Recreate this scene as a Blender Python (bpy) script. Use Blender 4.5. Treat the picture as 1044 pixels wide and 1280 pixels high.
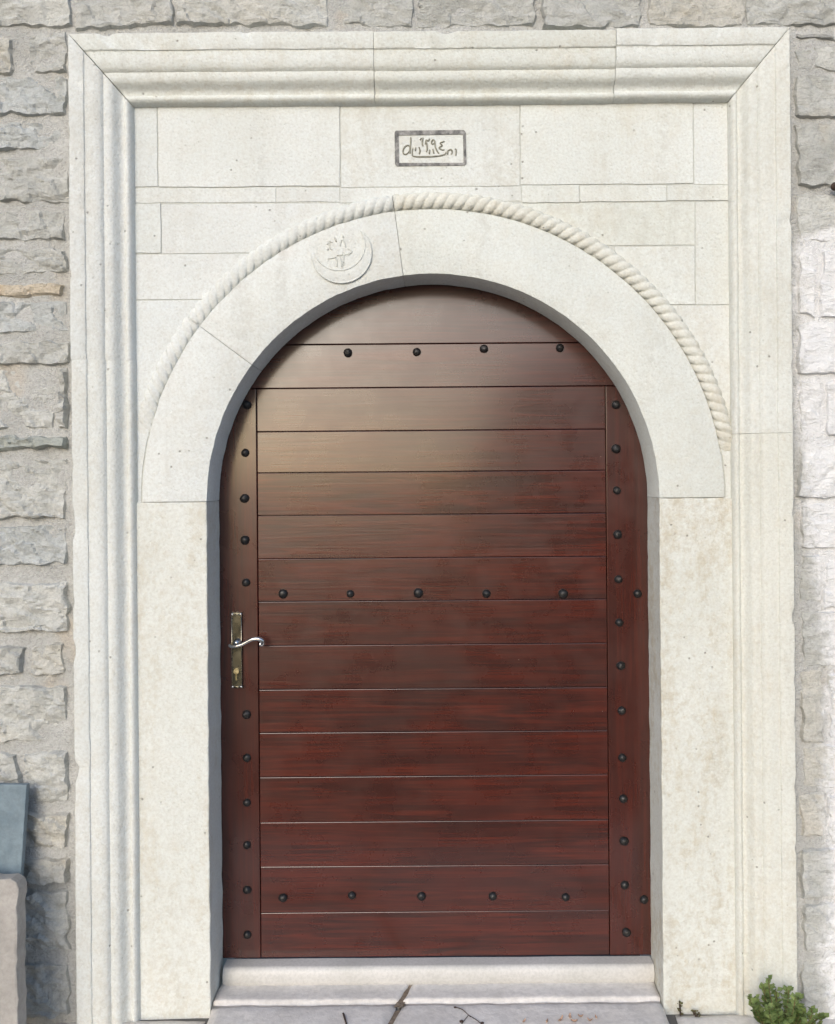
import bpy, bmesh, math, random
from mathutils import Vector, Matrix, noise as mn
random.seed(7)
sc = bpy.context.scene
C = sc.collection
for o in list(bpy.data.objects): bpy.data.objects.remove(o)

# ------------------------------------------------------------------ camera
D, F, CX, CY, ROLL, ZC = 2.6, 1130.0, 546.0, 598.0, 0.008, 1.546   # distance to the portal face, focal length in photo pixels
cam = bpy.data.cameras.new('camera'); co = bpy.data.objects.new('camera', cam); C.objects.link(co)
cam.sensor_fit = 'HORIZONTAL'; cam.sensor_width = 36.0
cam.lens = 36.0 * F / 1044.0
cam.shift_x = (522 - CX) / 1044.0; cam.shift_y = -(640 - CY) / 1044.0
cam.clip_start = 0.05; cam.clip_end = 3000
co.matrix_world = Matrix.Translation((0, -D, ZC)) @ Matrix.Rotation(math.radians(90), 4, 'X') @ Matrix.Rotation(-ROLL, 4, 'Z')
sc.camera = co
sc.render.resolution_x, sc.render.resolution_y = 835, 1024

# ------------------------------------------------------------------ sky, sun, exposure
SUN_EL, SUN_AZ = math.radians(23), math.radians(-16)      # azimuth measured from -Y (in front of the wall) towards -X
w = bpy.data.worlds.new('World'); sc.world = w; w.use_nodes = True
nt = w.node_tree; bg = nt.nodes['Background']
sky = nt.nodes.new('ShaderNodeTexSky'); sky.sky_type = 'NISHITA'; sky.sun_disc = False
sky.sun_elevation = SUN_EL; sky.air_density = 1.0; sky.dust_density = 2.2; sky.ozone_density = 2.4
sd = Vector((math.sin(SUN_AZ) * math.cos(SUN_EL), -math.cos(SUN_AZ) * math.cos(SUN_EL), math.sin(SUN_EL)))  # towards the sun
sky.sun_rotation = math.atan2(sd.x, sd.y)
nt.links.new(sky.outputs[0], bg.inputs[0]); bg.inputs[1].default_value = 0.15
sl = bpy.data.lights.new('sun', 'SUN'); sl.energy = 0.65; sl.angle = math.radians(31); sl.color = (1, 0.99, 0.97)
so = bpy.data.objects.new('sun', sl); C.objects.link(so); so.rotation_euler = sd.to_track_quat('Z', 'Y').to_euler(); so.location = (0, -6, 8)
sc.view_settings.view_transform = 'Standard'; sc.view_settings.look = 'None'
sc.view_settings.exposure = 0.60; sc.view_settings.gamma = 1.0; sc.view_settings.use_curve_mapping = False
sc.render.engine = 'CYCLES'

# ------------------------------------------------------------------ helpers
def P(px, py, y=0.0):
    """world point at depth y that the photo shows at pixel (px, py)"""
    a = (px - CX) - ROLL * (py - CY); b = (py - CY) + ROLL * (px - CX)
    k = (D + y) / F
    return Vector((a * k, y, ZC - b * k))
def fbm(v, o=4):
    return mn.fractal(v, 1.0, 2.0, o, noise_basis='PERLIN_ORIGINAL')

def link(name, me, mats, parent=None, loc=None):
    o = bpy.data.objects.new(name, me); C.objects.link(o)
    if mats is not None and not me.materials: me.materials.append(mats)
    if parent: o.parent = parent
    if loc is not None: o.location = loc
    return o
def tag(o, label=None, cat=None, group=None, kind=None):
    if label: o['label'] = label
    if cat: o['category'] = cat
    if group: o['group'] = group
    if kind: o['kind'] = kind
    return o
def thing(name, label, cat, loc=(0, 0, 0), group=None):
    o = bpy.data.objects.new(name, None); C.objects.link(o); o.location = loc; o.empty_display_size = 0.1
    return tag(o, label, cat, group, 'thing')
def to_mesh(name, bm, smooth=False, recalc=True):
    if recalc: bmesh.ops.recalc_face_normals(bm, faces=bm.faces)
    if smooth:
        for f in bm.faces: f.smooth = True
    me = bpy.data.meshes.new(name); bm.to_mesh(me); bm.free(); return me

def prism(poly, y0, y1, bev=0.002, seg=2, off=(0, 0, 0), wob=0.0):
    """poly: (x, z) outline; front face at y0 with rounded arrises, back at y1"""
    bm = bmesh.new()
    vs = []
    for (x, z) in poly:
        dx = dz = 0
        if wob:
            n = mn.noise_vector(Vector((x * 22, z * 22, 3.1))); n2 = mn.noise_vector(Vector((x * 90, z * 90, 9.1)))
            dx, dz = (n.x + .6 * n2.x) * wob, (n.z + .6 * n2.z) * wob
        vs.append(bm.verts.new((x + dx - off[0], y0 - off[1], z + dz - off[2])))
    f = bm.faces.new(vs)
    r = bmesh.ops.extrude_face_region(bm, geom=[f])
    nv = [g for g in r['geom'] if isinstance(g, bmesh.types.BMVert)]
    bmesh.ops.translate(bm, verts=nv, vec=(0, y1 - y0, 0))
    if bev:
        fr = [e for e in bm.edges if all(abs(v.co.y - (y0 - off[1])) < 1e-6 for v in e.verts)]
        bmesh.ops.bevel(bm, geom=fr, offset=bev, segments=seg, profile=0.5, affect='EDGES', clamp_overlap=True)
    return bm

def refine(poly, step):
    out = []
    n = len(poly)
    for i in range(n):
        a, b = poly[i], poly[(i + 1) % n]
        m = max(1, int(math.hypot(b[0] - a[0], b[1] - a[1]) / step))
        for j in range(m):
            t = j / m; out.append((a[0] + (b[0] - a[0]) * t, a[1] + (b[1] - a[1]) * t))
    return out

def add_box(bm, x0, x1, y0, y1, z0, z1, bev=0.0, seg=2):
    r = bmesh.ops.create_cube(bm, size=1.0)
    for v in r['verts']:
        v.co = Vector(((x0 + x1) / 2 + v.co.x * (x1 - x0), (y0 + y1) / 2 + v.co.y * (y1 - y0), (z0 + z1) / 2 + v.co.z * (z1 - z0)))
    if bev:
        es = list({e for v in r['verts'] for e in v.link_edges})
        bmesh.ops.bevel(bm, geom=es, offset=bev, segments=seg, profile=0.5, affect='EDGES', clamp_overlap=True)

def add_tube(bm, pts, rad, seg=8, flat=1.0):
    """tube along points; rad a number or list"""
    pts = [Vector(p) for p in pts]; n = len(pts)
    rad = rad if isinstance(rad, (list, tuple)) else [rad] * n
    rings = []
    up = Vector((0, 1, 0))
    for i, p in enumerate(pts):
        t = (pts[min(i + 1, n - 1)] - pts[max(i - 1, 0)]).normalized()
        a = up - t * up.dot(t)
        if a.length < 1e-3: a = Vector((1, 0, 0)) - t * t.x
        a.normalize(); b = t.cross(a)
        rings.append([bm.verts.new(p + a * math.cos(2 * math.pi * k / seg) * rad[i] * flat + b * math.sin(2 * math.pi * k / seg) * rad[i]) for k in range(seg)])
    for i in range(n - 1):
        for k in range(seg):
            bm.faces.new((rings[i][k], rings[i][(k + 1) % seg], rings[i + 1][(k + 1) % seg], rings[i + 1][k]))
    bm.faces.new(rings[0][::-1]); bm.faces.new(rings[-1])

def smooth_path(pts, sub=6):
    pts = [Vector(p) for p in pts]; out = []
    n = len(pts)
    for i in range(n - 1):
        p0, p1, p2, p3 = pts[max(i - 1, 0)], pts[i], pts[i + 1], pts[min(i + 2, n - 1)]
        for j in range(sub):
            t = j / sub
            out.append(0.5 * ((2 * p1) + (p2 - p0) * t + (2 * p0 - 5 * p1 + 4 * p2 - p3) * t * t + (3 * p1 - p0 - 3 * p2 + p3) * t ** 3))
    out.append(pts[-1]); return out

# ------------------------------------------------------------------ materials
class N:
    def __init__(s, name):
        s.m = bpy.data.materials.new(name); s.m.use_nodes = True; s.t = s.m.node_tree; s.b = s.t.nodes['Principled BSDF']
    def n(s, typ, **kw):
        x = s.t.nodes.new(typ)
        for k, v in kw.items(): setattr(x, k, v)
        return x
    def l(s, a, b): s.t.links.new(a, b)
    def val(s, sock, v):
        if hasattr(v, 'is_linked') or hasattr(v, 'links'): s.l(v, sock)
        else: sock.default_value = v
    def mapping(s, scale=(1, 1, 1), src='Object', rand=True):
        tc = s.n('ShaderNodeTexCoord'); m = s.n('ShaderNodeMapping'); m.inputs['Scale'].default_value = scale
        out = tc.outputs[src] if src != 'World' else s.n('ShaderNodeNewGeometry').outputs['Position']
        s.l(out, m.inputs['Vector'])
        if rand:
            oi = s.n('ShaderNodeObjectInfo'); mu = s.n('ShaderNodeMath', operation='MULTIPLY'); mu.inputs[1].default_value = 37.0
            s.l(oi.outputs['Random'], mu.inputs[0]); s.l(mu.outputs[0], m.inputs['Location'])
        return m.outputs[0]
    def noise(s, vec, scale, detail=4, rough=0.55, dist=0.0):
        x = s.n('ShaderNodeTexNoise'); s.l(vec, x.inputs['Vector'])
        x.inputs['Scale'].default_value = scale; x.inputs['Detail'].default_value = detail
        x.inputs['Roughness'].default_value = rough; x.inputs['Distortion'].default_value = dist
        return x.outputs['Fac']
    def voro(s, vec, scale, feature='F1', out='Distance'):
        x = s.n('ShaderNodeTexVoronoi', feature=feature); s.l(vec, x.inputs['Vector']); x.inputs['Scale'].default_value = scale
        return x.outputs[out]
    def ramp(s, fac, a, b, lo=0.0, hi=1.0, smooth=True):
        x = s.n('ShaderNodeMapRange'); x.interpolation_type = 'SMOOTHSTEP' if smooth else 'LINEAR'
        s.val(x.inputs[0], fac)
        for i, v in zip((1, 2, 3, 4), (a, b, lo, hi)): x.inputs[i].default_value = v
        return x.outputs[0]
    def math(s, op, a, b=0.0):
        x = s.n('ShaderNodeMath', operation=op); s.val(x.inputs[0], a); s.val(x.inputs[1], b); return x.outputs[0]
    def mix(s, fac, a, b, blend='MIX'):
        x = s.n('ShaderNodeMix', data_type='RGBA', blend_type=blend)
        s.val(x.inputs[0], fac)
        for i, v in ((6, a), (7, b)):
            if isinstance(v, tuple): x.inputs[i].default_value = (*v[:3], 1)
            else: s.l(v, x.inputs[i])
        return x.outputs[2]
    def bump(s, h, dist=0.002, strength=1.0, prev=None):
        x = s.n('ShaderNodeBump'); x.inputs['Distance'].default_value = dist; x.inputs['Strength'].default_value = strength
        s.l(h, x.inputs['Height'])
        if prev: s.l(prev, x.inputs['Normal'])
        return x.outputs[0]
    def out(s, col=None, rough=None, nrm=None, **kw):
        if col is not None:
            if isinstance(col, tuple): s.b.inputs['Base Color'].default_value = (*col, 1)
            else: s.l(col, s.b.inputs['Base Color'])
        if rough is not None: s.val(s.b.inputs['Roughness'], rough)
        if nrm is not None: s.l(nrm, s.b.inputs['Normal'])
        for k, v in kw.items(): s.b.inputs[k.replace('_', ' ')].default_value = v
        return s.m

def mat_limestone():
    """pale bush-hammered limestone; the object colour is its tint, the object alpha how stained it is"""
    k = N('limestone'); v = k.mapping()
    oi = k.n('ShaderNodeObjectInfo')
    big = k.noise(v, 2.3, 5, 0.6); mid = k.noise(v, 14, 5, 0.65); fine = k.noise(v, 130, 3, 0.7)
    col = k.mix(k.ramp(big, 0.3, 0.72), (0.635, 0.66, 0.64), (0.69, 0.715, 0.70))
    col = k.mix(k.ramp(mid, 0.42, 0.75, 0, 0.30), col, (0.60, 0.575, 0.51))
    col = k.mix(k.ramp(fine, 0.28, 0.66, 0.34, 0.0), col, (0.44, 0.42, 0.37))
    # ochre water stains, stretched downwards
    vs = k.mapping((1, 1, 0.28)); st = k.noise(vs, 6.0, 7, 0.75, 0.3); st2 = k.noise(v, 40, 4, 0.75)
    stain = k.math('MULTIPLY', k.ramp(k.math('ADD', st, k.math('MULTIPLY', k.math('SUBTRACT', st2, 0.5), 0.7)), 0.44, 0.74), oi.outputs['Alpha'])
    col = k.mix(stain, col, (0.47, 0.41, 0.30))
    sk = k.noise(k.mapping((7, 7, 0.5)), 1.6, 5, 0.65, 0.3)
    col = k.mix(k.math('MULTIPLY', k.ramp(sk, 0.48, 0.76, 0, 0.55), k.ramp(st2, 0.35, 0.65)), col, (0.47, 0.47, 0.44))
    # rare rusty blush
    rs = k.ramp(k.noise(k.mapping(), 3.1, 3, 0.5), 0.68, 0.80, 0, 0.14)
    col = k.mix(rs, col, (0.62, 0.42, 0.30))
    # dark pits
    pv = k.voro(v, 26); pitm = k.ramp(pv, 0.04, 0.12, 1, 0); pitsel = k.ramp(k.noise(v, 7, 2), 0.50, 0.58)
    pit = k.math('MULTIPLY', pitm, pitsel)
    col = k.mix(k.math('MULTIPLY', pit, 0.6), col, (0.17, 0.155, 0.13))
    col = k.mix(1.0, col, oi.outputs['Color'], 'MULTIPLY')
    ham = k.noise(v, 330, 3, 0.7); chip = k.voro(v, 95)
    h = k.math('ADD', k.math('MULTIPLY', ham, 0.5), k.math('MULTIPLY', k.ramp(chip, 0.0, 0.5), 0.5))
    h = k.math('ADD', h, k.math('MULTIPLY', mid, 0.9)); h = k.math('SUBTRACT', h, k.math('MULTIPLY', pit, 1.2))
    h = k.math('ADD', h, k.math('MULTIPLY', k.math('MULTIPLY', st2, stain), 2.0))
    return k.out(col, 0.88, k.bump(h, 0.0030, 0.6), Specular_IOR_Level=0.25)

def pale_patch(k, col):
    """pale patch on the wall to the right of the doorway (ragged boundary set in wall coordinates)"""
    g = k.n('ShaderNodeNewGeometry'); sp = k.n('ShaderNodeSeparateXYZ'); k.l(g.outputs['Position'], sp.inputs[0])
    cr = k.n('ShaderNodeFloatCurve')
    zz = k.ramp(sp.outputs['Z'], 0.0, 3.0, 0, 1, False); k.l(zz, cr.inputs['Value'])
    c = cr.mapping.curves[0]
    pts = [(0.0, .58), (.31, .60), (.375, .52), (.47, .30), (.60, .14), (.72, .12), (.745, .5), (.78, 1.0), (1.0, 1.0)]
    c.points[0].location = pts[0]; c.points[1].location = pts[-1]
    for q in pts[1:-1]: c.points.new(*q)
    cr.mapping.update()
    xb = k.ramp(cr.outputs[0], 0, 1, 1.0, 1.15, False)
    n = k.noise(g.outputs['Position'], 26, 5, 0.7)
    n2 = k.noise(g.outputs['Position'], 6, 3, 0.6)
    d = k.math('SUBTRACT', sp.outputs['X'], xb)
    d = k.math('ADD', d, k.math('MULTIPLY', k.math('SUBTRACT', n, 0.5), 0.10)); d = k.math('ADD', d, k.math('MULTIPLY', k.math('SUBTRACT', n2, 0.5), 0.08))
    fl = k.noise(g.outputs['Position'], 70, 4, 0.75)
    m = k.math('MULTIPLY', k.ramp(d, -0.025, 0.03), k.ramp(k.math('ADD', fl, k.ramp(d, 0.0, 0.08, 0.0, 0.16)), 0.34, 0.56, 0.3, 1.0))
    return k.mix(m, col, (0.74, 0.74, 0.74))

def mat_rubble():
    k = N('rubble_stone'); v = k.mapping(); oi = k.n('ShaderNodeObjectInfo')
    big = k.noise(v, 5, 5, 0.6, 0.6); mid = k.noise(v, 28, 5, 0.7); fine = k.noise(v, 150, 3, 0.7)
    col = k.mix(k.ramp(big, 0.3, 0.7), (0.415, 0.42, 0.395), (0.525, 0.53, 0.505))
    col = k.mix(k.ramp(mid, 0.35, 0.75, 0.0, 0.45), col, (0.58, 0.57, 0.55))
    col = k.mix(k.ramp(mid, 0.48, 0.28, 0.0, 0.5), col, (0.30, 0.295, 0.28))
    col = k.mix(k.ramp(fine, 0.6, 0.3, 0.0, 0.35), col, (0.24, 0.24, 0.23))
    och = k.ramp(k.noise(v, 3.2, 4, 0.6), 0.56, 0.70, 0, 0.34)
    col = k.mix(k.math('MULTIPLY', och, oi.outputs['Alpha']), col, (0.52, 0.42, 0.28))
    col = k.mix(1.0, col, oi.outputs['Color'], 'MULTIPLY')
    col = pale_patch(k, col)
    # split face: slanting cleavage steps and grit
    vr = k.mapping((1.0, 1.0, 2.6)); cl = k.noise(vr, 16, 5, 0.65, 1.2)
    steps = k.n('ShaderNodeMath', operation='SNAP'); k.l(cl, steps.inputs[0]); steps.inputs[1].default_value = 0.11
    h = k.math('ADD', k.math('MULTIPLY', cl, 0.6), k.math('MULTIPLY', steps.outputs[0], 0.8))
    h = k.math('ADD', h, k.math('MULTIPLY', mid, 0.55)); h = k.math('ADD', h, k.math('MULTIPLY', fine, 0.16))
    return k.out(col, 0.92, k.bump(h, 0.014, 0.75), Specular_IOR_Level=0.2)

def mat_mortar():
    k = N('mortar'); v = k.mapping(rand=False)
    col = k.mix(k.ramp(k.noise(v, 7, 5, 0.65), 0.35, 0.7), (0.46, 0.46, 0.44), (0.55, 0.55, 0.53))
    col = k.mix(k.ramp(k.noise(v, 4, 3, 0.6), 0.58, 0.70, 0, 0.4), col, (0.55, 0.45, 0.33))
    col = k.mix(k.ramp(k.noise(v, 120, 3, 0.7), 0.6, 0.3, 0, 0.4), col, (0.25, 0.24, 0.22))
    col = pale_patch(k, col)
    h = k.math('ADD', k.noise(v, 60, 4, 0.7), k.math('MULTIPLY', k.noise(v, 240, 2), 0.3))
    return k.out(col, 0.95, k.bump(h, 0.010, 0.9), Specular_IOR_Level=0.15)

def mat_wood(vertical):
    k = N('varnished_stile' if vertical else 'varnished_plank')
    s = (26, 26, 1.3) if vertical else (1.3, 26, 26); s2 = (70, 70, 2.2) if vertical else (2.2, 70, 70)
    v = k.mapping(s); v2 = k.mapping(s2); v0 = k.mapping()
    oi = k.n('ShaderNodeObjectInfo')
    g1 = k.noise(v, 1.4, 6, 0.6, 1.6); g2 = k.noise(v2, 1.6, 4, 0.65); g3 = k.noise(k.mapping((240, 240, 3.2) if vertical else (3.2, 240, 240)), 1.3, 3, 0.6, 0.8); blot = k.noise(k.mapping((2.2, 1, 1) if vertical else (1, 1, 2.2)), 3.3, 2, 0.45)
    col = k.mix(k.ramp(g1, 0.36, 0.64), (0.040, 0.0074, 0.0038), (0.088, 0.0136, 0.0058))
    col = k.mix(k.ramp(g2, 0.40, 0.72, 0, 0.55), col, (0.018, 0.0052, 0.0036))
    col = k.mix(k.ramp(g3, 0.46, 0.70, 0, 0.55), col, (0.015, 0.0050, 0.0034))
    col = k.mix(k.ramp(blot, 0.46, 0.82, 0, 0.32), col, (0.100, 0.0135, 0.0055))
    col = k.mix(k.ramp(blot, 0.46, 0.2, 0, 0.5), col, (0.028, 0.009, 0.0065))
    col = k.mix(k.ramp(oi.outputs['Random'], 0, 1, 0, 0.5, False), col, (0.045, 0.0105, 0.006))
    dust = k.ramp(k.voro(v0, 21), 0.012, 0.03, 1, 0); dsel = k.ramp(k.noise(v0, 5, 2), 0.60, 0.64)
    col = k.mix(k.math('MULTIPLY', dust, dsel), col, (0.35, 0.25, 0.2))
    h = k.math('ADD', k.math('MULTIPLY', g1, 0.8), k.math('MULTIPLY', g2, 0.5))
    h = k.math('ADD', h, k.math('MULTIPLY', blot, 3.0)); h = k.math('SUBTRACT', h, k.math('MULTIPLY', g3, 0.35))
    r = k.ramp(k.noise(v0, 9, 4, 0.6), 0.3, 0.7, 0.24, 0.36)
    return k.out(col, r, k.bump(h, 0.0012, 0.30), Specular_IOR_Level=0.45, Coat_Weight=0.75, Coat_Roughness=0.14)

def mat_plain(name, a, b, scale=20, rough=0.6, metal=0.0, bumpd=0.001, bs=80, strength=0.4, spec=0.5):
    k = N(name); v = k.mapping()
    n1 = k.noise(v, scale, 5, 0.6); n2 = k.noise(v, bs, 4, 0.65)
    col = k.mix(k.ramp(n1, 0.32, 0.7), a, b)
    col = k.mix(k.ramp(n2, 0.62, 0.35, 0, 0.25), col, tuple(c * 0.55 for c in a))
    r = k.ramp(n2, 0.2, 0.8, max(rough - .1, .05), min(rough + .1, 1))
    return k.out(col, r, k.bump(n2, bumpd, strength), Metallic=metal, Specular_IOR_Level=spec)

M_LIME, M_RUB, M_MORT = mat_limestone(), mat_rubble(), mat_mortar()
M_PLANK, M_STILE = mat_wood(False), mat_wood(True)
M_IRON = mat_plain('black_iron', (0.022, 0.022, 0.024), (0.045, 0.042, 0.04), 60, 0.42, 0.6, 0.0015, 140, 0.6)
M_BRONZE = mat_plain('aged_bronze', (0.13, 0.12, 0.085), (0.17, 0.158, 0.115), 25, 0.26, 0.9, 0.0002, 18, 0.1)
M_NICKEL = mat_plain('polished_nickel', (0.62, 0.61, 0.60), (0.72, 0.71, 0.70), 40, 0.18, 1.0, 0.0003, 160, 0.2)
M_SILL = mat_plain('honed_sill_stone', (0.52, 0.51, 0.48), (0.60, 0.585, 0.56), 6, 0.45, 0, 0.0008, 120, 0.35, 0.4)
M_STEP = mat_plain('step_stone', (0.64, 0.605, 0.565), (0.75, 0.715, 0.675), 9, 0.85, 0, 0.004, 60, 0.6, 0.2)
M_PAINT = mat_plain('dark_paint', (0.10, 0.10, 0.10), (0.36, 0.355, 0.34), 55, 0.8, 0, 0.001, 120, 0.5, 0.3)
M_LETTER = mat_plain('faded_olive_paint', (0.20, 0.195, 0.15), (0.36, 0.35, 0.29), 90, 0.8, 0, 0.001, 120, 0.5, 0.3)
M_BOARD = mat_plain('blue_slate', (0.13, 0.18, 0.215), (0.19, 0.25, 0.285), 13, 0.5, 0, 0.002, 60, 0.5, 0.4)
M_PALE = mat_plain('pale_sandstone', (0.33, 0.31, 0.285), (0.42, 0.395, 0.365), 10, 0.9, 0, 0.004, 70, 0.7, 0.2)
M_EARTH = mat_plain('brown_earth', (0.20, 0.155, 0.115), (0.33, 0.27, 0.21), 50, 0.95, 0, 0.006, 90, 0.9, 0.1)
M_TWIG = mat_plain('dark_twig', (0.05, 0.035, 0.03), (0.10, 0.07, 0.055), 60, 0.9, 0, 0.002, 90, 0.6, 0.2)
M_DRY = mat_plain('dry_leaf', (0.42, 0.27, 0.19), (0.54, 0.38, 0.28), 60, 0.8, 0, 0.001, 90, 0.5, 0.2)
M_STEM = mat_plain('green_stem', (0.10, 0.12, 0.04), (0.18, 0.12, 0.06), 40, 0.7, 0, 0.001, 90, 0.4, 0.3)
def mat_leaf():
    k = N('weed_leaf'); v = k.mapping(rand=False)
    n1 = k.noise(v, 38, 3, 0.6); n2 = k.noise(v, 140, 2)
    col = k.mix(k.ramp(n1, 0.3, 0.7), (0.11, 0.17, 0.05), (0.26, 0.33, 0.115))
    col = k.mix(k.ramp(n2, 0.6, 0.75, 0, 0.5), col, (0.34, 0.42, 0.18))
    m = k.out(col, 0.55, k.bump(n2, 0.0008, 0.4), Specular_IOR_Level=0.35)
    tr = k.n('ShaderNodeBsdfTranslucent'); k.l(col, tr.inputs[0]); mx = k.n('ShaderNodeMixShader'); mx.inputs[0].default_value = 0.25
    k.l(k.b.outputs[0], mx.inputs[1]); k.l(tr.outputs[0], mx.inputs[2]); k.l(mx.outputs[0], k.t.nodes['Material Output'].inputs[0])
    return m
M_LEAF = mat_leaf()
def mat_ground():
    k = N('worn_paving'); v = k.mapping(rand=False)
    col = k.mix(k.ramp(k.noise(v, 1.2, 6, 0.65), 0.35, 0.7), (0.11, 0.106, 0.10), (0.16, 0.154, 0.145))
    col = k.mix(k.ramp(k.noise(v, 12, 5, 0.7), 0.5, 0.75, 0, 0.6), col, (0.17, 0.145, 0.12))
    h = k.math('ADD', k.noise(v, 40, 5, 0.7), k.noise(v, 6, 3))
    return k.out(col, 0.95, k.bump(h, 0.008, 0.7), Specular_IOR_Level=0.15)
M_GROUND = mat_ground()
M_MOUND = mat_plain('added_mound_scrub', (0.16, 0.155, 0.12), (0.30, 0.28, 0.235), 0.6, 1.0, 0, 0.05, 3, 1.0, 0.0)

# ------------------------------------------------------------------ the setting: ground, and an unseen mound added to darken the door's reflection
bm = bmesh.new()
def gz(x, y):
    a = max(0, min(1, (y + 3.5) / 3.0)); return (mn.noise(Vector((x * 5, y * 5, 0))) * 0.004 + mn.noise(Vector((x * 1.3, y * 1.3, 5))) * 0.006) * a
xs = [-1500, -200, -40, -12, -6] + [-3 + i * 0.1 for i in range(61)] + [6, 12, 40, 200, 1500]
ys = [-1500, -200, -40, -12, -6, -4] + [-3 + i * 0.1 for i in range(37)] + [8, 40, 300, 1500]
g = [[bm.verts.new((x, y, gz(x, y) - 0.004)) for x in xs] for y in ys]
for j in range(len(ys) - 1):
    for i in range(len(xs) - 1): bm.faces.new((g[j][i], g[j][i + 1], g[j + 1][i + 1], g[j + 1][i]))
ground = tag(link('ground', to_mesh('ground', bm, True), M_GROUND), kind='structure')

bm = bmesh.new()  # added mound behind the camera, mirrored dark in the door's right side
nx, ny = 30, 16; g = []
for j in range(ny + 1):
    row = []
    for i in range(nx + 1):
        x = 0.2 + i * 0.2; y = -9 - j * 0.5
        h = 4.0 * (1 - math.exp(-max(0, (x - 0.2)) / 0.7)) * min(1, (6.2 - x) / 2.5 + .001) * min(1, 0.35 + j / 7) * min(1, j / 1.0)
        h *= 1 + 0.28 * fbm(Vector((x * .35, y * .35, 1)), 5)
        row.append(bm.verts.new((x, y, h - 0.05)))
    g.append(row)
for j in range(ny):
    for i in range(nx): bm.faces.new((g[j][i], g[j][i + 1], g[j + 1][i + 1], g[j + 1][i]))
tag(link('added_mound', to_mesh('added_mound', bm, False), M_MOUND), kind='structure')

# ------------------------------------------------------------------ rubble wall
WY = -0.024                                              # mean face of the rubble
wall = thing('stone_wall', 'grey split-face rubble stone wall around the pale arched doorway', 'wall', (0, 0, 0))
XL, XR, ZT = -1.016, 0.994, 2.788                         # hole in the wall, just inside the moulded frame's outer edge
bm = bmesh.new()
for (x0, x1, z0, z1) in ((-2.6, XL, -0.1, 3.7), (XR, 2.6, -0.1, 3.7), (XL, XR, ZT, 3.7)):
    nxx, nzz = max(2, int((x1 - x0) / 0.02)), max(2, int((z1 - z0) / 0.02)); gg = []
    for j in range(nzz + 1):
        r = []
        for i in range(nxx + 1):
            x, z = x0 + (x1 - x0) * i / nxx, z0 + (z1 - z0) * j / nzz
            r.append(bm.verts.new((x, WY - 0.0005 - 0.007 * fbm(Vector((x * 9, z * 9, 2)), 4), z)))
        gg.append(r)
    for j in range(nzz):
        for i in range(nxx): bm.faces.new((gg[j][i], gg[j][i + 1], gg[j + 1][i + 1], gg[j + 1][i]))
for (x0, x1, z0, z1) in ((-2.6, XL, -0.1, 3.7), (XR, 2.6, -0.1, 3.7), (XL + .001, XR - .001, ZT, 3.7)):
    add_box(bm, x0, x1, 0.0, 0.55, z0, z1)
link('mortar', to_mesh('mortar', bm, True, False), M_MORT, wall)

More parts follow.
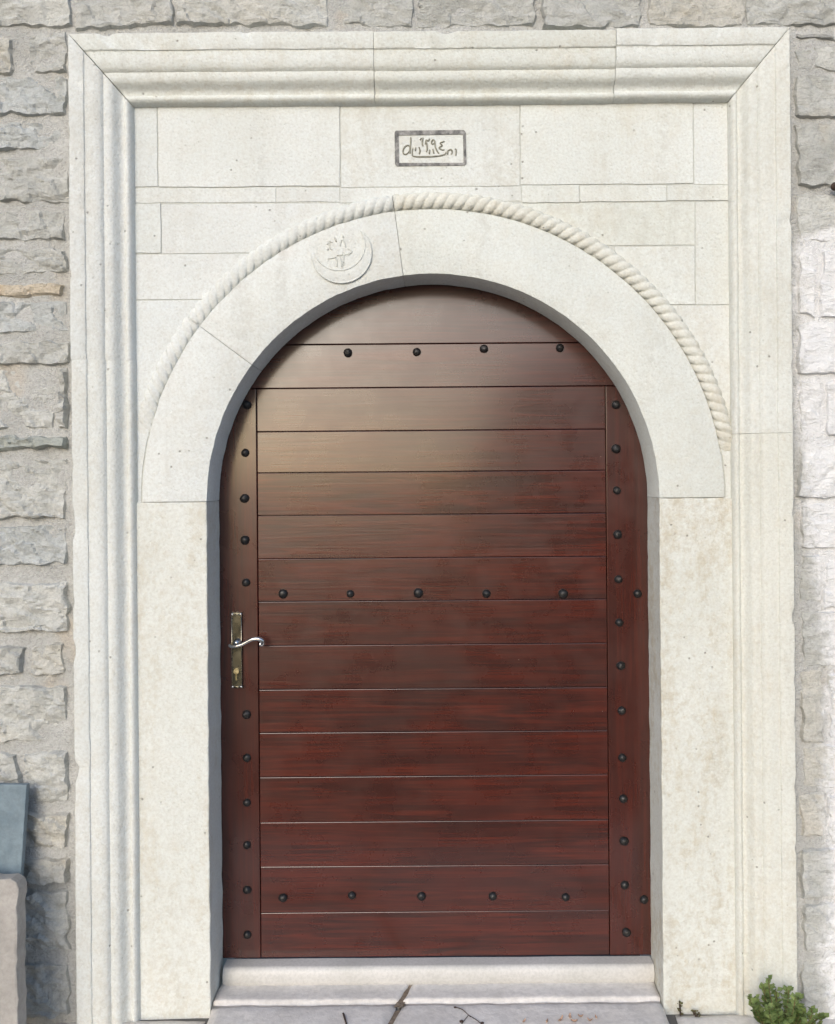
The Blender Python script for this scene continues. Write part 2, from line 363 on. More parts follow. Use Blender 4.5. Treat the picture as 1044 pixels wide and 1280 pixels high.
def stone(x0, x1, z0, z1, tint=(1, 1, 1), alpha=0.5, proud=0.0, rough=1.0, res=0.0055, jit=0.008, seed=None, er=0.006):
    seed = random.random() * 100 if seed is None else seed
    rnd = random.Random(int(seed * 1000))
    j = lambda: rnd.uniform(-jit, jit)
    c00, c10, c11, c01 = (x0 + j(), z0 + j()), (x1 + j(), z0 + j()), (x1 + j(), z1 + j()), (x0 + j(), z1 + j())
    w_, h_ = x1 - x0, z1 - z0
    nu, nv = max(4, int(w_ / res)), max(4, int(h_ / res))
    cx, cz = (x0 + x1) / 2, (z0 + z1) / 2
    tx, tz = rnd.uniform(-.05, .05), rnd.uniform(-.09, .05)
    cdir = rnd.uniform(-0.8, 0.8)
    bm = bmesh.new(); g = []
    for b in range(nv + 1):
        row = []; v = b / nv
        for a in range(nu + 1):
            u = a / nu
            x = (c00[0] * (1 - u) + c10[0] * u) * (1 - v) + (c01[0] * (1 - u) + c11[0] * u) * v
            z = (c00[1] * (1 - u) + c10[1] * u) * (1 - v) + (c01[1] * (1 - u) + c11[1] * u) * v
            edge = min(u * w_, (1 - u) * w_, v * h_, (1 - v) * h_)
            q = Vector((x * 7, z * 7, seed))
            # wavering outline
            o = mn.noise_vector(Vector((x * 26, z * 26, seed + 4))) * 0.011 + mn.noise_vector(Vector((x * 80, z * 80, seed + 9))) * 0.003
            fall = max(0, 1 - edge / 0.05)
            x += o.x * fall; z += o.z * fall
            t = min(1, edge / (er * (1 + 0.5 * mn.noise(Vector((x * 30, z * 30, seed + 2))))))
            d = 0.0135 * (1 - (1 - t) ** 2.2)
            s_ = x * cdir + z
            cl = mn.noise(Vector((s_ * 34 + fbm(q * 1.4, 3) * 1.2, (x - z * cdir) * 5, seed + 3)))
            stp = math.floor(cl * 3.2) / 3.2
            vd, vp = mn.voronoi(Vector((x * 15 + z * 5, z * 22, seed))); c_ = vp[0]; hv = mn.cell_vector(c_ * 7.31) 
            d += rough * t * (0.0055 * max(-1.2, min(1.2, (x * 15 + z * 5 - c_.x) * (hv.x) * 1.5 + (z * 22 - c_.y) * (hv.y) * 1.5)) + 0.003 * hv.z + 0.0095 * fbm(q * 1.3, 4) + 0.0075 * stp + 0.0045 * mn.ridged_multi_fractal(q * 3.0, 1.0, 2.0, 4, 1.0, 2.0) - 0.004)
            d += t * ((x - cx) * tx + (z - cz) * tz)
            row.append(bm.verts.new((x - cx, WY + 0.006 - proud - d, z - cz)))
        g.append(row)
    for b in range(nv):
        for a in range(nu): bm.faces.new((g[b][a], g[b][a + 1], g[b + 1][a + 1], g[b + 1][a]))
    ring = [g[0][a] for a in range(nu)] + [g[b][nu] for b in range(nv)] + [g[nv][a] for a in range(nu, 0, -1)] + [g[b][0] for b in range(nv, 0, -1)]
    back = [bm.verts.new((p.co.x, 0.02, p.co.z)) for p in ring]
    n = len(ring)
    for i in range(n): bm.faces.new((ring[(i + 1) % n], ring[i], back[i], back[(i + 1) % n]))
    o = link('stone', to_mesh('stone', bm, True, False), M_RUB, wall, (cx, 0, cz))
    if hasattr(o.data, 'set_sharp_from_angle'): o.data.set_sharp_from_angle(angle=math.radians(24))
    o.color = (*tint, alpha); return o

def pst(px0, px1, py0, py1, **kw):
    """a stone given by its box in the photo, on the wall plane, less half a joint"""
    a, b = P(px0, py1, WY - .015), P(px1, py0, WY - .015); gp = kw.pop('gap', 0.003)
    return stone(a.x + gp, b.x - gp, a.z + gp, b.z - gp, **kw)
BL, GR, WM, LT = (0.95, 0.98, 1.01), (0.95, 0.95, 0.94), (1.03, 1.0, 0.95), (1.08, 1.08, 1.07)
# course above the frame
for (x0, x1, t, al) in ((-130, 89, LT, .3), (92, 217, GR, .3), (219, 411, LT, .3), (414, 520, GR, .6), (522, 671, GR, .3), (674, 804, GR, .4), (807, 932, WM, 1.0), (934, 1130, GR, .6)):
    pst(x0, x1, -52 + random.uniform(-8, 8), 33 if x0 < 500 else 35, tint=t, alpha=al, rough=0.8)
# courses to the left of the frame
LEFT = [((-150, 16), 36, 91, WM, .6), ((32, 82), 37, 90, GR, .5), ((-150, 83), 94, 144, BL, .2), ((-150, 83), 148, 190, BL, .2), ((-150, 84), 194, 255, GR, .4),
        ((-150, 84), 262, 303, GR, .4), ((-150, 84), 306, 343, GR, .3), ((-150, 80), 350, 370, (1.1, .96, .80), 1.5), ((-150, 85), 374, 419, BL, .2), ((-150, 86), 423, 457, GR, .3),
        ((-150, 66), 460, 540, LT, .3), ((69, 84), 462, 538, GR, .2), ((-150, 83), 545, 566, (.74, .77, .74), .5), ((-150, 84), 570, 651, LT, .3), ((-150, 84), 655, 713, BL, .2), ((-150, 83), 724, 795, LT, .3),
        ((-150, 31), 803, 848, GR, .4), ((35, 82), 803, 850, WM, .6), ((-150, 83), 856, 930, LT, .4), ((-150, 25), 937, 1006, GR, .5), ((28, 83), 937, 1008, LT, .4),
        ((-150, 84), 1014, 1066, WM, .9), ((-150, 85), 1071, 1106, WM, .6), ((-150, 86), 1111, 1196, LT, .3), ((-150, 87), 1201, 1276, GR, .4)]
for (xx, y0, y1, t, al) in LEFT:
    pst(xx[0], xx[1], y0, y1, tint=t, alpha=al, proud=0.012 if (y0 == 545 or xx[0] == 69) else 0.0, rough=1.15)
# courses to the right of the frame
RIGHT = [((993, 1125), 39, 51, (.72, .72, .72), .2), ((994, 1017), 56, 87, GR, .4), ((1020, 1125), 55, 88, LT, .3), ((994, 1130), 91, 144, GR, .7), ((997, 1125), 148, 234, GR, 1.0), ((997, 1130), 238, 304, LT, .3),
         ((999, 1022), 308, 396, GR, .2), ((1025, 1130), 308, 400, GR, .2), ((999, 1120), 402, 468, GR, .2), ((1000, 1028), 472, 548, GR, .2), ((1031, 1120), 472, 545, GR, .2), ((1000, 1120), 552, 624, GR, .2), ((1001, 1125), 628, 688, GR, .2),
         ((1001, 1029), 692, 756, GR, .3), ((1032, 1130), 692, 760, GR, .3), ((1001, 1120), 764, 836, GR, .6), ((1002, 1033), 840, 930, WM, .8), ((1036, 1120), 840, 925, WM, .8), ((1003, 1125), 934, 990, WM, 1.0), ((1003, 1034), 994, 1048, WM, .6),
         ((1037, 1120), 992, 1056, WM, .6), ((1004, 1125), 1060, 1124, GR, .6), ((1004, 1120), 1128, 1190, GR, .6), ((1005, 1125), 1194, 1278, GR, .5)]
for (xx, y0, y1, t, al) in RIGHT:
    pst(xx[0], xx[1], y0, y1, tint=t, alpha=al, rough=0.5, gap=0.0022)
# the wall goes on outside the picture
def fill(x0, x1, z0, z1):
    z = z0
    while z < z1 - 0.05:
        h = min(random.uniform(0.09, 0.19), z1 - z)
        x = x0
        while x < x1 - 0.05:
            l = min(random.uniform(0.18, 0.42), x1 - x)
            if x1 - (x + l) < 0.08: l = x1 - x
            v = random.uniform(.9, 1.08)
            stone(x + .004, x + l - .004, z + .004, z + h - .004, tint=(v, v, v * 1.01), alpha=random.random() * .6, res=0.014)
            x += l
        z += h
fill(-2.55, P(-152, 640, WY).x - 0.002, 0.0, 2.95); fill(P(1132, 640, WY).x + 0.004, 2.55, 0.0, 2.95); fill(-2.55, 2.55, P(522, -62, WY).z + 0.02, 3.68)

# ------------------------------------------------------------------ carved stone doorway
door_way = thing('stone_doorway', 'cream limestone doorway with moulded rectangular frame, round arch and carved rope', 'doorway', (0, 0, 0))
ACX, ACZ = P(541.5, 625).x, P(541.5, 625).z          # arch centre
RI, RO = 283 * D / F, 364 * D / F                     # intrados, extrados of the voussoirs
PY = 0.008                                            # face of the facing blocks, just behind the arch face
DEPTH = 0.150

def lime(name, bm, tint=(1, 1, 1), stain=0.2, smooth=False, parent=None, loc=(0, 0, 0), mat=None):
    o = link(name, to_mesh(name, bm, smooth), mat or M_LIME, parent or door_way, loc); o.color = (*tint, stain); return o

# moulded frame, swept in seven blocks
PROF = [(-0.001, -0.02), (0.0, .055), (.012, .058), (.245, .0585), (.262, .057), (.272, .0535), (.30, .0528), (.36, .0538), (.43, .0533), (.50, .0510), (.538, .0472), (.556, .0432), (.568, .0408), (.59, .0415), (.64, .0418), (.69, .0400),
        (.72, .0362), (.75, .0298), (.78, .0225), (.81, .0175), (.84, .0150), (.866, .0146), (.88, .0172), (.896, .0194), (.918, .0204), (.942, .0190), (.964, .0140), (.98, .008), (.99, .001), (1.0, -0.01)]
FXL, FXR, FZT = P(90, 640, -.058).x, P(992.5, 640, -.058).x, P(540, 37.5, -.058).z
WL, WR, WT = P(171.5, 640, 0).x - FXL, FXR - P(914, 640, 0).x, FZT - P(540, 130.5, 0).z
def mould(side, a, b, tint, stain, seed, shift=(0, 0, 0), ends=(True, True)):
    """side L/R: a, b heights (None = mitre); side T: a, b x positions"""
    bm = bmesh.new(); rows = []
    n = 90
    for i in range(n + 1):
        t = i / n; row = []
        for (u, h) in PROF:
            if side == 'T':
                xa = FXL + u * WL if a is None else a; xb = FXR - u * WR if b is None else b
                p = Vector((xa + (xb - xa) * t, -h, FZT - u * WT))
            elif side == 'L':
                za = FZT - u * WT if a is None else a
                p = Vector((FXL + u * WL, -h, za + (b - za) * t))
            else:
                za = FZT - u * WT if a is None else a
                p = Vector((FXR - u * WR, -h, za + (b - za) * t))
            nv = mn.noise_vector(Vector((p.x * 9 + seed, p.z * 9, u * 3))) * 0.0007 + mn.noise_vector(Vector((p.x * 34 + seed, p.z * 34, u * 9))) * 0.0006
            if u <= .27: nv *= 1.5
            ch = mn.noise(Vector((p.x * 17 + seed * 3, p.z * 17, u * 2.0)))
            if u <= .015 and ch > .30: p += Vector((0, (ch - .30) * .02, 0)) + {'T': Vector((0, 0, -1)), 'L': Vector((1, 0, 0)), 'R': Vector((-1, 0, 0))}[side] * (ch - .30) * .018
            if .24 < u < .26 and ch > .38: p.y += (ch - .38) * .012
            end = min(t, 1 - t) * n
            if end < 0.5: nv *= 0.4; p.y += 0.0012
            row.append(bm.verts.new(p + nv + Vector(shift)))
        rows.append(row)
    m = len(PROF)
    for i in range(n):
        for k in range(m - 1): bm.faces.new((rows[i][k], rows[i][k + 1], rows[i + 1][k + 1], rows[i + 1][k]))
    bm.faces.new(rows[0]); bm.faces.new(rows[-1][::-1])
    o = lime('moulding_block', bm, tint, stain, True); return o
def smooth_by_angle(o, deg=38):
    me = o.data
    me.shade_smooth() if hasattr(me, 'shade_smooth') else None
    if hasattr(me, 'set_sharp_from_angle'): me.set_sharp_from_angle(angle=math.radians(deg))
gp = 0.0007
xj1, xj2 = P(467, 80, -.06).x, P(771, 80, -.06).x
zl, zr = P(130, 448, -.06).z, P(955, 541, -.06).z
blocks = [mould('T', None, xj1 - gp, (1.0, 1.0, .985), .25, 1, (0, 0, 0)), mould('T', xj1 + gp, xj2 - gp, (.985, .985, .96), .3, 2, (0, 0.001, -.001)), mould('T', xj2 + gp, None, (1.02, 1.02, 1.01), .25, 3, (0, -.002, .001)),
          mould('L', None, zl + gp, (.99, .99, 1.0), .15, 4, (-.0016, 0, -.0018)), mould('L', zl - gp, -0.03, (.99, .99, .99), .28, 5, (0.0, .001, 0)),
          mould('R', None, zr + gp, (.995, .985, .96), .22, 6, (.0006, 0, -.0006)), mould('R', zr - gp, -0.03, (.985, .962, .912), .30, 7, (0.001, .001, 0))]
for b_ in blocks: smooth_by_angle(b_)

# bedding behind the facing (shows only in the joints)
def arc(r, a0, a1, n):
    return [(ACX + r * math.cos(a0 + (a1 - a0) * i / n), ACZ + r * math.sin(a0 + (a1 - a0) * i / n)) for i in range(n + 1)]
IXL, IXR, IZT = FXL + WL * .5, FXR - WR * .5, FZT - WT * .5
rb = RI + 0.006
poly = [(IXL, -.05), (ACX - rb, -.05), (ACX - rb, ACZ)] + arc(rb, math.pi, 0, 48)[1:-1] + [(ACX + rb, ACZ), (ACX + rb, -.05), (IXR, -.05), (IXR, IZT), (IXL, IZT)]
bm = prism(poly, PY + .0024, 0.5, 0)
lime('bedding', bm, (.82, .815, .80), .2)

# facing blocks above and beside the arch, cut round the rope
RC = RO + 0.006
def facing(px0, px1, py0, py1, tint=(1, 1, 1), stain=.2, dy=0.0):
    ym = (py0 + py1) / 2; xm = (px0 + px1) / 2
    x0, x1 = P(px0, ym).x + .0002, P(px1, ym).x - .0002; z1, z0 = P(xm, py0).z - .0002, P(xm, py1).z + .0002
    inside = lambda x, z: (x - ACX) ** 2 + (z - ACZ) ** 2 < RC * RC and z > ACZ - 1
    corners = [inside(x, z) for x, z in ((x0, z0), (x1, z0), (x1, z1), (x0, z1))]
    n = 26
    if (x0 + x1) / 2 < ACX and corners[1] and not corners[3]:
        poly = [(x0, z1)]
        poly.insert(0, (x0, z0))
        pts = []
        for i in range(n + 1):
            z = z1 + (z0 - z1) * i / n
            q = RC * RC - (z - ACZ) ** 2
            xx = x1 if q <= 0 else min(x1, ACX - math.sqrt(q))
            if xx > x0 + .001: pts.append((xx, z))
        if len(pts) <= n: poly = [(x0, pts[-1][1] - .001), (x0, z1)]
        poly = [poly[-1]] + pts + [poly[0]]
    elif (x0 + x1) / 2 > ACX and corners[0] and not corners[2]:
        pts = []
        for i in range(n + 1):
            z = z1 + (z0 - z1) * i / n
            q = RC * RC - (z - ACZ) ** 2
            xx = x0 if q <= 0 else max(x0, ACX + math.sqrt(q))
            if xx < x1 - .001: pts.append((xx, z))
        zb = z0 if len(pts) > n else pts[-1][1] - .001
        poly = [(x1, z1)] + pts + [(x1, zb)]
    elif any(inside(x0 + (x1 - x0) * i / 8, z0) for i in range(9)):
        poly = [(x0, z1), (x1, z1)] + [(x, max(z0, ACZ + math.sqrt(max(0, RC * RC - (x - ACX) ** 2)))) for x in [x1 + (x0 - x1) * i / n for i in range(n + 1)]]
    else: poly = refine([(x0, z1), (x1, z1), (x1, z0), (x0, z0)], 0.03)
    bm = prism(poly, PY + dy, 0.08, 0.0010, 2, wob=0.0019)
    return lime('facing_block', bm, tint, stain)
A = [(160, 195.5, (.975, .985, 1.0), .05), (197, 424.5, (1.01, 1.01, 1.01), .1), (426, 650, (.99, .99, .98), .22), (651.5, 867.5, (1.01, 1.01, .995), .2), (869, 920, (1.03, 1.03, 1.03), .08)]
for i, (a, b, t, s) in enumerate(A): facing(a, b, 122, 232 if a < 600 else 229, t, s, (.000, -.001, .0006, -.0004, .001)[i])
for (a, b, y0, y1, t, s) in ((160, 344, 233.5, 252, (1, 1, 1), .1), (345, 424, 233.5, 251, (1, 1, 1.01), .1), (425, 652, 233.0, 251, (1, 1, 1.0), .1), (653, 724.5, 230.5, 252, (1.02, 1.02, 1.0), .15), (725.5, 834, 230.5, 250.5, (1.02, 1.02, 1.0), .15), (835, 920, 230.5, 249.5, (1, 1, .98), .2),
                    (160, 200, 253.5, 315, (.98, .99, 1.0), .1), (201, 430, 253.5, 315, (1, 1, 1.01), .1), (640, 869.5, 252.5, 306, (.985, .98, .94), .25), (871, 920, 251.5, 380, (1, .995, .97), .25),
                    (160, 330, 316.5, 373, (1, 1, 1.01), .1), (160, 300, 374.5, 640, (.99, 1, 1.02), .1), (770, 869.5, 307.5, 380, (1, 1, .98), .2), (800, 930, 381.5, 640, (1, .99, .97), .25)):
    facing(a, b, y0, y1, t, s, random.uniform(-.0012, .0008))

# voussoirs
def ang(px, py):
    q = P(px, py); return math.atan2(q.z - ACZ, q.x - ACX)
J0, J1 = ang(281, 431), ang(497, 292)                 # joints between the voussoirs
def voussoir(a0, a1, tint, stain, dy=0):
    e = 0.0006
    inn = arc(RI, a0, a1, 56); outr = arc(RO, a1, a0, 56)
    inn = [(x, z) for x, z in inn]
    poly = inn + outr
    # open the joint a little
    c0, c1 = Vector((math.cos(a0), math.sin(a0))), Vector((math.cos(a1), math.sin(a1)))
    def sh(p, first):
        a = a0 if first else a1; s = 1 if first else -1
        return (p[0] - math.sin(a) * e * s, p[1] + math.cos(a) * e * s)
    poly[0] = sh(poly[0], True); poly[-1] = sh(poly[-1], True); poly[56] = sh(poly[56], False); poly[57] = sh(poly[57], False)
    o = lime('voussoir', prism(poly, dy, DEPTH, 0.0014, 2, wob=0.0013), tint, stain); smooth_by_angle(o, 35); return o
v_left = voussoir(J0, math.pi, (.995, .995, 1.0), .08, .0008)
v_mid = voussoir(J1, J0, (1.01, 1.01, 1.01), .14)
v_right = voussoir(0.0, J1, (.985, .985, .965), .14, .0004)

# jambs
zj = ACZ - 0.0008
jl = [(P(171, 900).x - .02, zj), (ACX - RI, zj), (ACX - RI - .001, 0.5), (ACX - RI, -.04), (P(171, 900).x - .02, -.04)]
jr = [(ACX + RI, zj), (P(918, 900).x + .02, zj), (P(918, 900).x + .02, -.04), (ACX + RI, -.04), (ACX + RI + .001, .5)]
o = lime('jamb', prism(refine(jl, .025), .0006, DEPTH, .004, 2, wob=.0018), (1.0, .99, .965), .42)
o = lime('jamb', prism(refine(jr, .025), .0010, DEPTH, .004, 2, wob=.0018), (.98, .965, .925), .65)

# rope moulding: one twisted roll per voussoir
def rope(a0, a1, tint, stain, parent):
    R0, hr = RO + 0.0258, 0.0256
    n = int(abs(a1 - a0) * R0 / 0.0022); m = 22; pitch = 0.0295
    bm = bmesh.new(); rows = []
    for i in range(n + 1):
        a = a0 + (a1 - a0) * i / n; s = -a * R0; row = []
        wear = 0.82 + 0.25 * mn.noise(Vector((a * 6, 1, 2)))
        if a > 2.2: wear = 1.25
        tp = min(1.0, max(0.0, (math.radians(168) - a) / .16), max(0.0, (a - math.radians(8)) / .10)); tp = tp * tp * (3 - 2 * tp)
        for k in range(m + 1):
            f = math.pi * (-0.08 + 1.16 * k / m)          # 0 = inner side, pi = outer side
            ph = math.pi * (s / pitch) - 1.25 * f + 0.25 * mn.noise(Vector((a * 14, f, 3)))
            lobe = abs(math.sin(ph)) ** 0.62
            rr = hr * (1 - 0.30 * wear * (1 - lobe)) * (1 + 0.04 * mn.noise(Vector((a * 30, f * 2, 7))))
            r = R0 - math.cos(f) * rr
            y = 0.010 - math.sin(f) * rr * (0.10 + 0.76 * tp) * (0.55 if a > 2.3 else 0.55 + 0.45 * min(1, (2.3 - a) / .6))
            row.append(bm.verts.new((ACX + r * math.cos(a), y, ACZ + r * math.sin(a))))
        rows.append(row)
    for i in range(n):
        for k in range(m): bm.faces.new((rows[i][k], rows[i][k + 1], rows[i + 1][k + 1], rows[i + 1][k]))
    bm.faces.new(rows[0]); bm.faces.new(rows[-1][::-1])
    return lime('rope_moulding', bm, tint, stain, True, parent)
rope(J0 + .0012, math.radians(167), (.995, .995, 1.0), .05, v_left)
rope(J1 + .0012, J0 - .0012, (1, 1, 1), .1, v_mid)
rope(math.radians(9), J1 - .0012, (1.0, .97, .91), .3, v_right)

# crescent emblem in low relief with worn lettering
ec = P(427, 316)
bm = bmesh.new()
S = D / F
outer = [P(427 + 37.5 * math.cos(t), 316.5 - 37.5 * math.sin(t)) for t in [math.radians(48 - i * (228 / 60)) for i in range(61)]]
inner = [P(424 + 32.5 * math.cos(t), 307 - 31.5 * math.sin(t)) for t in [math.radians(197 + i * (198 / 50)) for i in range(51)]]
poly = [(p.x, p.z) for p in outer] + [(p.x, p.z) for p in inner]
bm = prism(poly, -0.0060, 0.004, 0.0012, 2)
for arc_, r_ in ((outer, .0019), (inner, .0021)):
    add_tube(bm, [Vector((p.x, -.0062, p.z)) for p in arc_[2:-2]], r_, 6)
emblem = lime('crescent_emblem', bm, (1, 1, 1), .1, True)
smooth_by_angle(emblem, 30)
def strokes(name, lines, y, r, parent, mat, flat=0.8, tint=(1, 1, 1)):
    bm = bmesh.new()
    for ln in lines:
        pts = [P(a, b, y) for a, b in ln]
        pts = smooth_path(pts, 4) if len(pts) > 2 else pts
        n = len(pts)
        add_tube(bm, pts, [r * (0.75 + 0.35 * math.sin(math.pi * (i + .5) / n)) for i in range(n)], 7, flat)
    o = link(name, to_mesh(name, bm, True), mat, parent); o.color = (*tint, .3); o['kind'] = 'stuff'; return o
E = lambda pts: [(380 + a / 10.44, 270 + b / 10.44) for a, b in pts]
strokes('lettering', [E(q) for q in ([(300, 370), (335, 330), (372, 345)], [(330, 335), (335, 400), (365, 445)], [(400, 280), (425, 335)], [(470, 390), (480, 340), (500, 305), (530, 350), (545, 405)],
    [(500, 240), (515, 285)], [(310, 555), (370, 548), (420, 530)], [(415, 545), (432, 600), (425, 660)], [(470, 515), (480, 590), (500, 665)], [(525, 500), (510, 570), (520, 640)],
    [(505, 470), (555, 492), (620, 475), (600, 438), (570, 430)], [(430, 515), (520, 500), (600, 500)], [(770, 520), (772, 560), (748, 600)])], -0.0005, 0.0024, emblem, M_LIME, .9, (.93, .93, .91))

# date plaque: dark rim with written lettering
bm = bmesh.new()
q0, q1 = P(493, 163.5, PY), P(583, 207, PY)
def rrect(x0, x1, z0, z1, r):
    out = []
    for cx, cz, a in ((x1 - r, z1 - r, 0), (x0 + r, z1 - r, 90), (x0 + r, z0 + r, 180), (x1 - r, z0 + r, 270)):
        for i in range(5):
            t = math.radians(a + 90 * i / 4); out.append((cx + r * math.cos(t), cz + r * math.sin(t)))
    return out
ow = rrect(q0.x, q1.x, q1.z, q0.z, .008)
iw = rrect(q0.x + .013, q1.x - .0085, q1.z + .009, q0.z - .0125, .003)
rings = []
for lst, y in ((ow, PY + .003), (ow, PY - .0018), (iw, PY - .0018), (iw, PY + .003)):
    ring = []
    for (x, z) in lst:
        n_ = mn.noise_vector(Vector((x * 60, z * 60, y * 10 + 2))) * .0026
        ring.append(bm.verts.new((x + n_.x, y, z + n_.z)))
    rings.append(ring)
L = len(ow)
for a in range(3):
    for i in range(L): bm.faces.new((rings[a][i], rings[a][(i + 1) % L], rings[a + 1][(i + 1) % L], rings[a + 1][i]))
plaque = link('date_plaque', to_mesh('date_plaque', bm), M_PAINT, door_way)
T = lambda pts: [(470 + a / 7.457, 140 + b / 7.457) for a, b in pts]
loop = [(285 + 30 * math.cos(t) + 12 * math.sin(t), 352 - 42 * math.sin(t)) for t in [i * math.pi / 6 for i in range(13)]]
strokes('lettering', [T(q) for q in (loop, [(325, 235), (324, 300), (318, 385)], [(345, 335), (338, 385), (352, 412), (430, 416), (520, 414), (590, 408), (640, 395), (655, 372)],
    [(372, 330), (368, 362)], [(400, 325), (412, 362), (402, 392)], [(412, 262), (424, 240)], [(440, 238), (432, 290), (440, 318)], [(462, 300), (468, 262), (488, 268), (500, 246)], [(466, 262), (478, 330), (470, 372)],
    [(548, 282), (530, 300), (518, 282), (530, 260), (548, 272), (556, 330), (575, 372), (590, 385)], [(640, 272), (600, 288), (618, 312), (590, 330), (610, 350), (640, 352)], [(500, 350), (498, 390)], [(530, 345), (540, 385)],
    [(668, 395), (672, 362), (700, 350), (712, 372), (700, 395)], [(735, 345), (748, 352), (744, 405)])], PY - .0005, 0.0021, plaque, M_LETTER, .9)

# ------------------------------------------------------------------ wooden door
DY = DEPTH + 0.004
door = thing('wooden_door', 'red-brown varnished plank door with rounded top and black domed studs', 'door', (0, DY, 0))
DR = RI + 0.014
dz0 = P(546, 1196, DY).z + .001
def arch_x(z, side):
    q = DR * DR - max(0, z - ACZ) ** 2
    return ACX + side * math.sqrt(max(0, q))
def dlink(name, bm, mat, off):
    o = link(name, to_mesh(name, bm), mat, door, (off[0], off[1] - DY, off[2])); return o
lines = [350, 429.5, 484, 538, 589.5, 643, 697, 750.5, 805.5, 860.5, 914.5, 970, 1026.5, 1082, 1139.5, 1196]
zs = [P(540, y, DY).z for y in lines]; zs[0] = ACZ + DR; zs[-1] = dz0
xl, xr = P(323.5, 840, DY).x, P(759.5, 840, DY).x
zst = zs[2] - .001                                     # stiles stop under the second plank
for i in range(len(zs) - 1):
    z1, z0 = zs[i] - .0009, zs[i + 1] + .0009
    zc = (z0 + z1) / 2; off = ((xl + xr) / 2, DY, zc)
    if i < 2:
        n = 18; lst = [z1 + (z0 - z1) * (j / n) ** (2 if i == 0 else 1) for j in range(n + 1)]
        if i == 0: lst[0] = z1 - 0.0005
        poly = [(arch_x(z, -1), z) for z in lst] + [(arch_x(z, 1), z) for z in reversed(lst)]
    else:
        poly = [(xl + .0009, z1), (xl + .0009, z0), (xr - .0009, z0), (xr - .0009, z1)]
    o = dlink('plank', prism(poly, DY, DY + .034, .0016, 2, off), M_PLANK, off)
    o.rotation_euler.x = math.radians(-.35 + random.uniform(-.75, .75)); o.rotation_euler.z = math.radians(random.uniform(-.12, .12))
for s in (-1, 1):
    n = 30; zz = [zst + (dz0 - zst) * (j / n) ** 1.4 for j in range(n + 1)]
    xin = xl - .0009 if s < 0 else xr + .0009
    edge = [(arch_x(z, s), z) for z in zz]
    poly = edge + [(xin, dz0), (xin, zst)]
    off = ((xin + edge[-1][0]) / 2, DY, zc + 0.7)
    o = dlink('stile', prism(poly, DY - .0015, DY + .034, .0022, 2, off), M_STILE, off)
bm = prism([(ACX - DR, dz0)] + list(reversed(arc(DR, 0, math.pi, 40))) [0:0] + arc(DR, math.pi, 0, 40) + [(ACX + DR, dz0)], DY + .036, DY + .06, 0, 1, (0, DY, 0))
dlink('backing_board', bm, M_STILE, (0, DY, 0))

# studs: domed, hammered heads
bm = bmesh.new(); seg = 10
prof = [(.0138, .001), (.0140, -.0015), (.0128, -.005), (.0105, -.0085), (.0072, -.0112), (.0035, -.0126)]
rows = [[bm.verts.new((r * math.cos(2 * math.pi * k / seg), y, r * math.sin(2 * math.pi * k / seg))) for k in range(seg)] for r, y in prof]
for a in range(len(prof) - 1):
    for k in range(seg): bm.faces.new((rows[a][k], rows[a][(k + 1) % seg], rows[a + 1][(k + 1) % seg], rows[a + 1][k]))
bm.faces.new(rows[-1]); smeshes = []
for vi in range(5):
    b2 = bm.copy()
    for v in b2.verts:
        n_ = mn.noise_vector(v.co * 130 + Vector((vi * 9.1, 0, 0))); v.co += n_ * .0014; v.co.x *= 1 + .06 * math.sin(vi * 2.1); v.co.z *= 1 - .05 * math.sin(vi * 1.3)
    smeshes.append(to_mesh('stud', b2, vi % 2 == 0))
bm.free()
STUDS = [(435, 441), (521, 440), (605, 436), (700, 435), (309, 506), (307, 566), (306, 623), (306.5, 675), (308, 728), (308.5, 893), (309, 947), (309, 1003), (309, 1056), (309, 1112), (309.5, 1168),
         (770, 506), (770, 561), (771, 613), (772, 668), (773, 724), (774, 778), (776, 832), (777, 888), (778, 947), (779, 998), (780, 1051), (781, 1106), (783, 1165), (797, 742), (805, 1124),
         (354, 742), (438, 742), (523, 741), (608, 742), (704, 742), (354, 1122), (440, 1119), (527, 1120), (616, 1120), (707, 1121), (358, 441)]
for (a, b) in STUDS[:-1]:
    q = P(a, b, DY); o = link('stud', smeshes[int(a * 7 + b * 3) % 5], M_IRON, door, (q.x, -.0012, q.z))
    o.rotation_euler = (random.uniform(-.12, .12), random.uniform(0, 6.28), random.uniform(-.12, .12)); s = random.uniform(.9, 1.06); o.scale = (s, s, s)

# handle
h0, h1 = P(289, 765, DY - .002), P(304.5, 860, DY - .002)
hx, hw = (h0.x + h1.x) / 2, (h1.x - h0.x) / 2
outline = []
for (u, v) in [(-.85, 1), (-.45, .985), (0, 1.0), (.45, .985), (.85, 1), (1.0, .97), (.9, .93), (.86, .88), (.86, .3), (.92, .0), (.86, -.3), (.86, -.88), (.9, -.93), (1, -.97), (.85, -1), (.45, -.985), (0, -1.0), (-.45, -.985), (-.85, -1), (-1, -.97), (-.9, -.93), (-.86, -.88), (-.86, -.3), (-.92, 0), (-.86, .3), (-.86, .88), (-.9, .93), (-1, .97)]:
    outline.append((u * hw, v * (h0.z - h1.z) / 2))
hz = (h0.z + h1.z) / 2
hb = prism(outline, -.0085, 0.0, .003, 3)
handle = link('handle', to_mesh('handle', hb, False), M_BRONZE, door, (hx, -.0015, hz))
def hp(px, py, y): q = P(px, py, DY - .02); return Vector((q.x - hx, y, q.z - hz))
bm = bmesh.new()
add_tube(bm, [hp(296.5, 803, .0), hp(296.5, 803, -.012), hp(296.5, 803, -.014), hp(296.5, 803, -.034)], [.0125, .0118, .0085, .0080], 16)
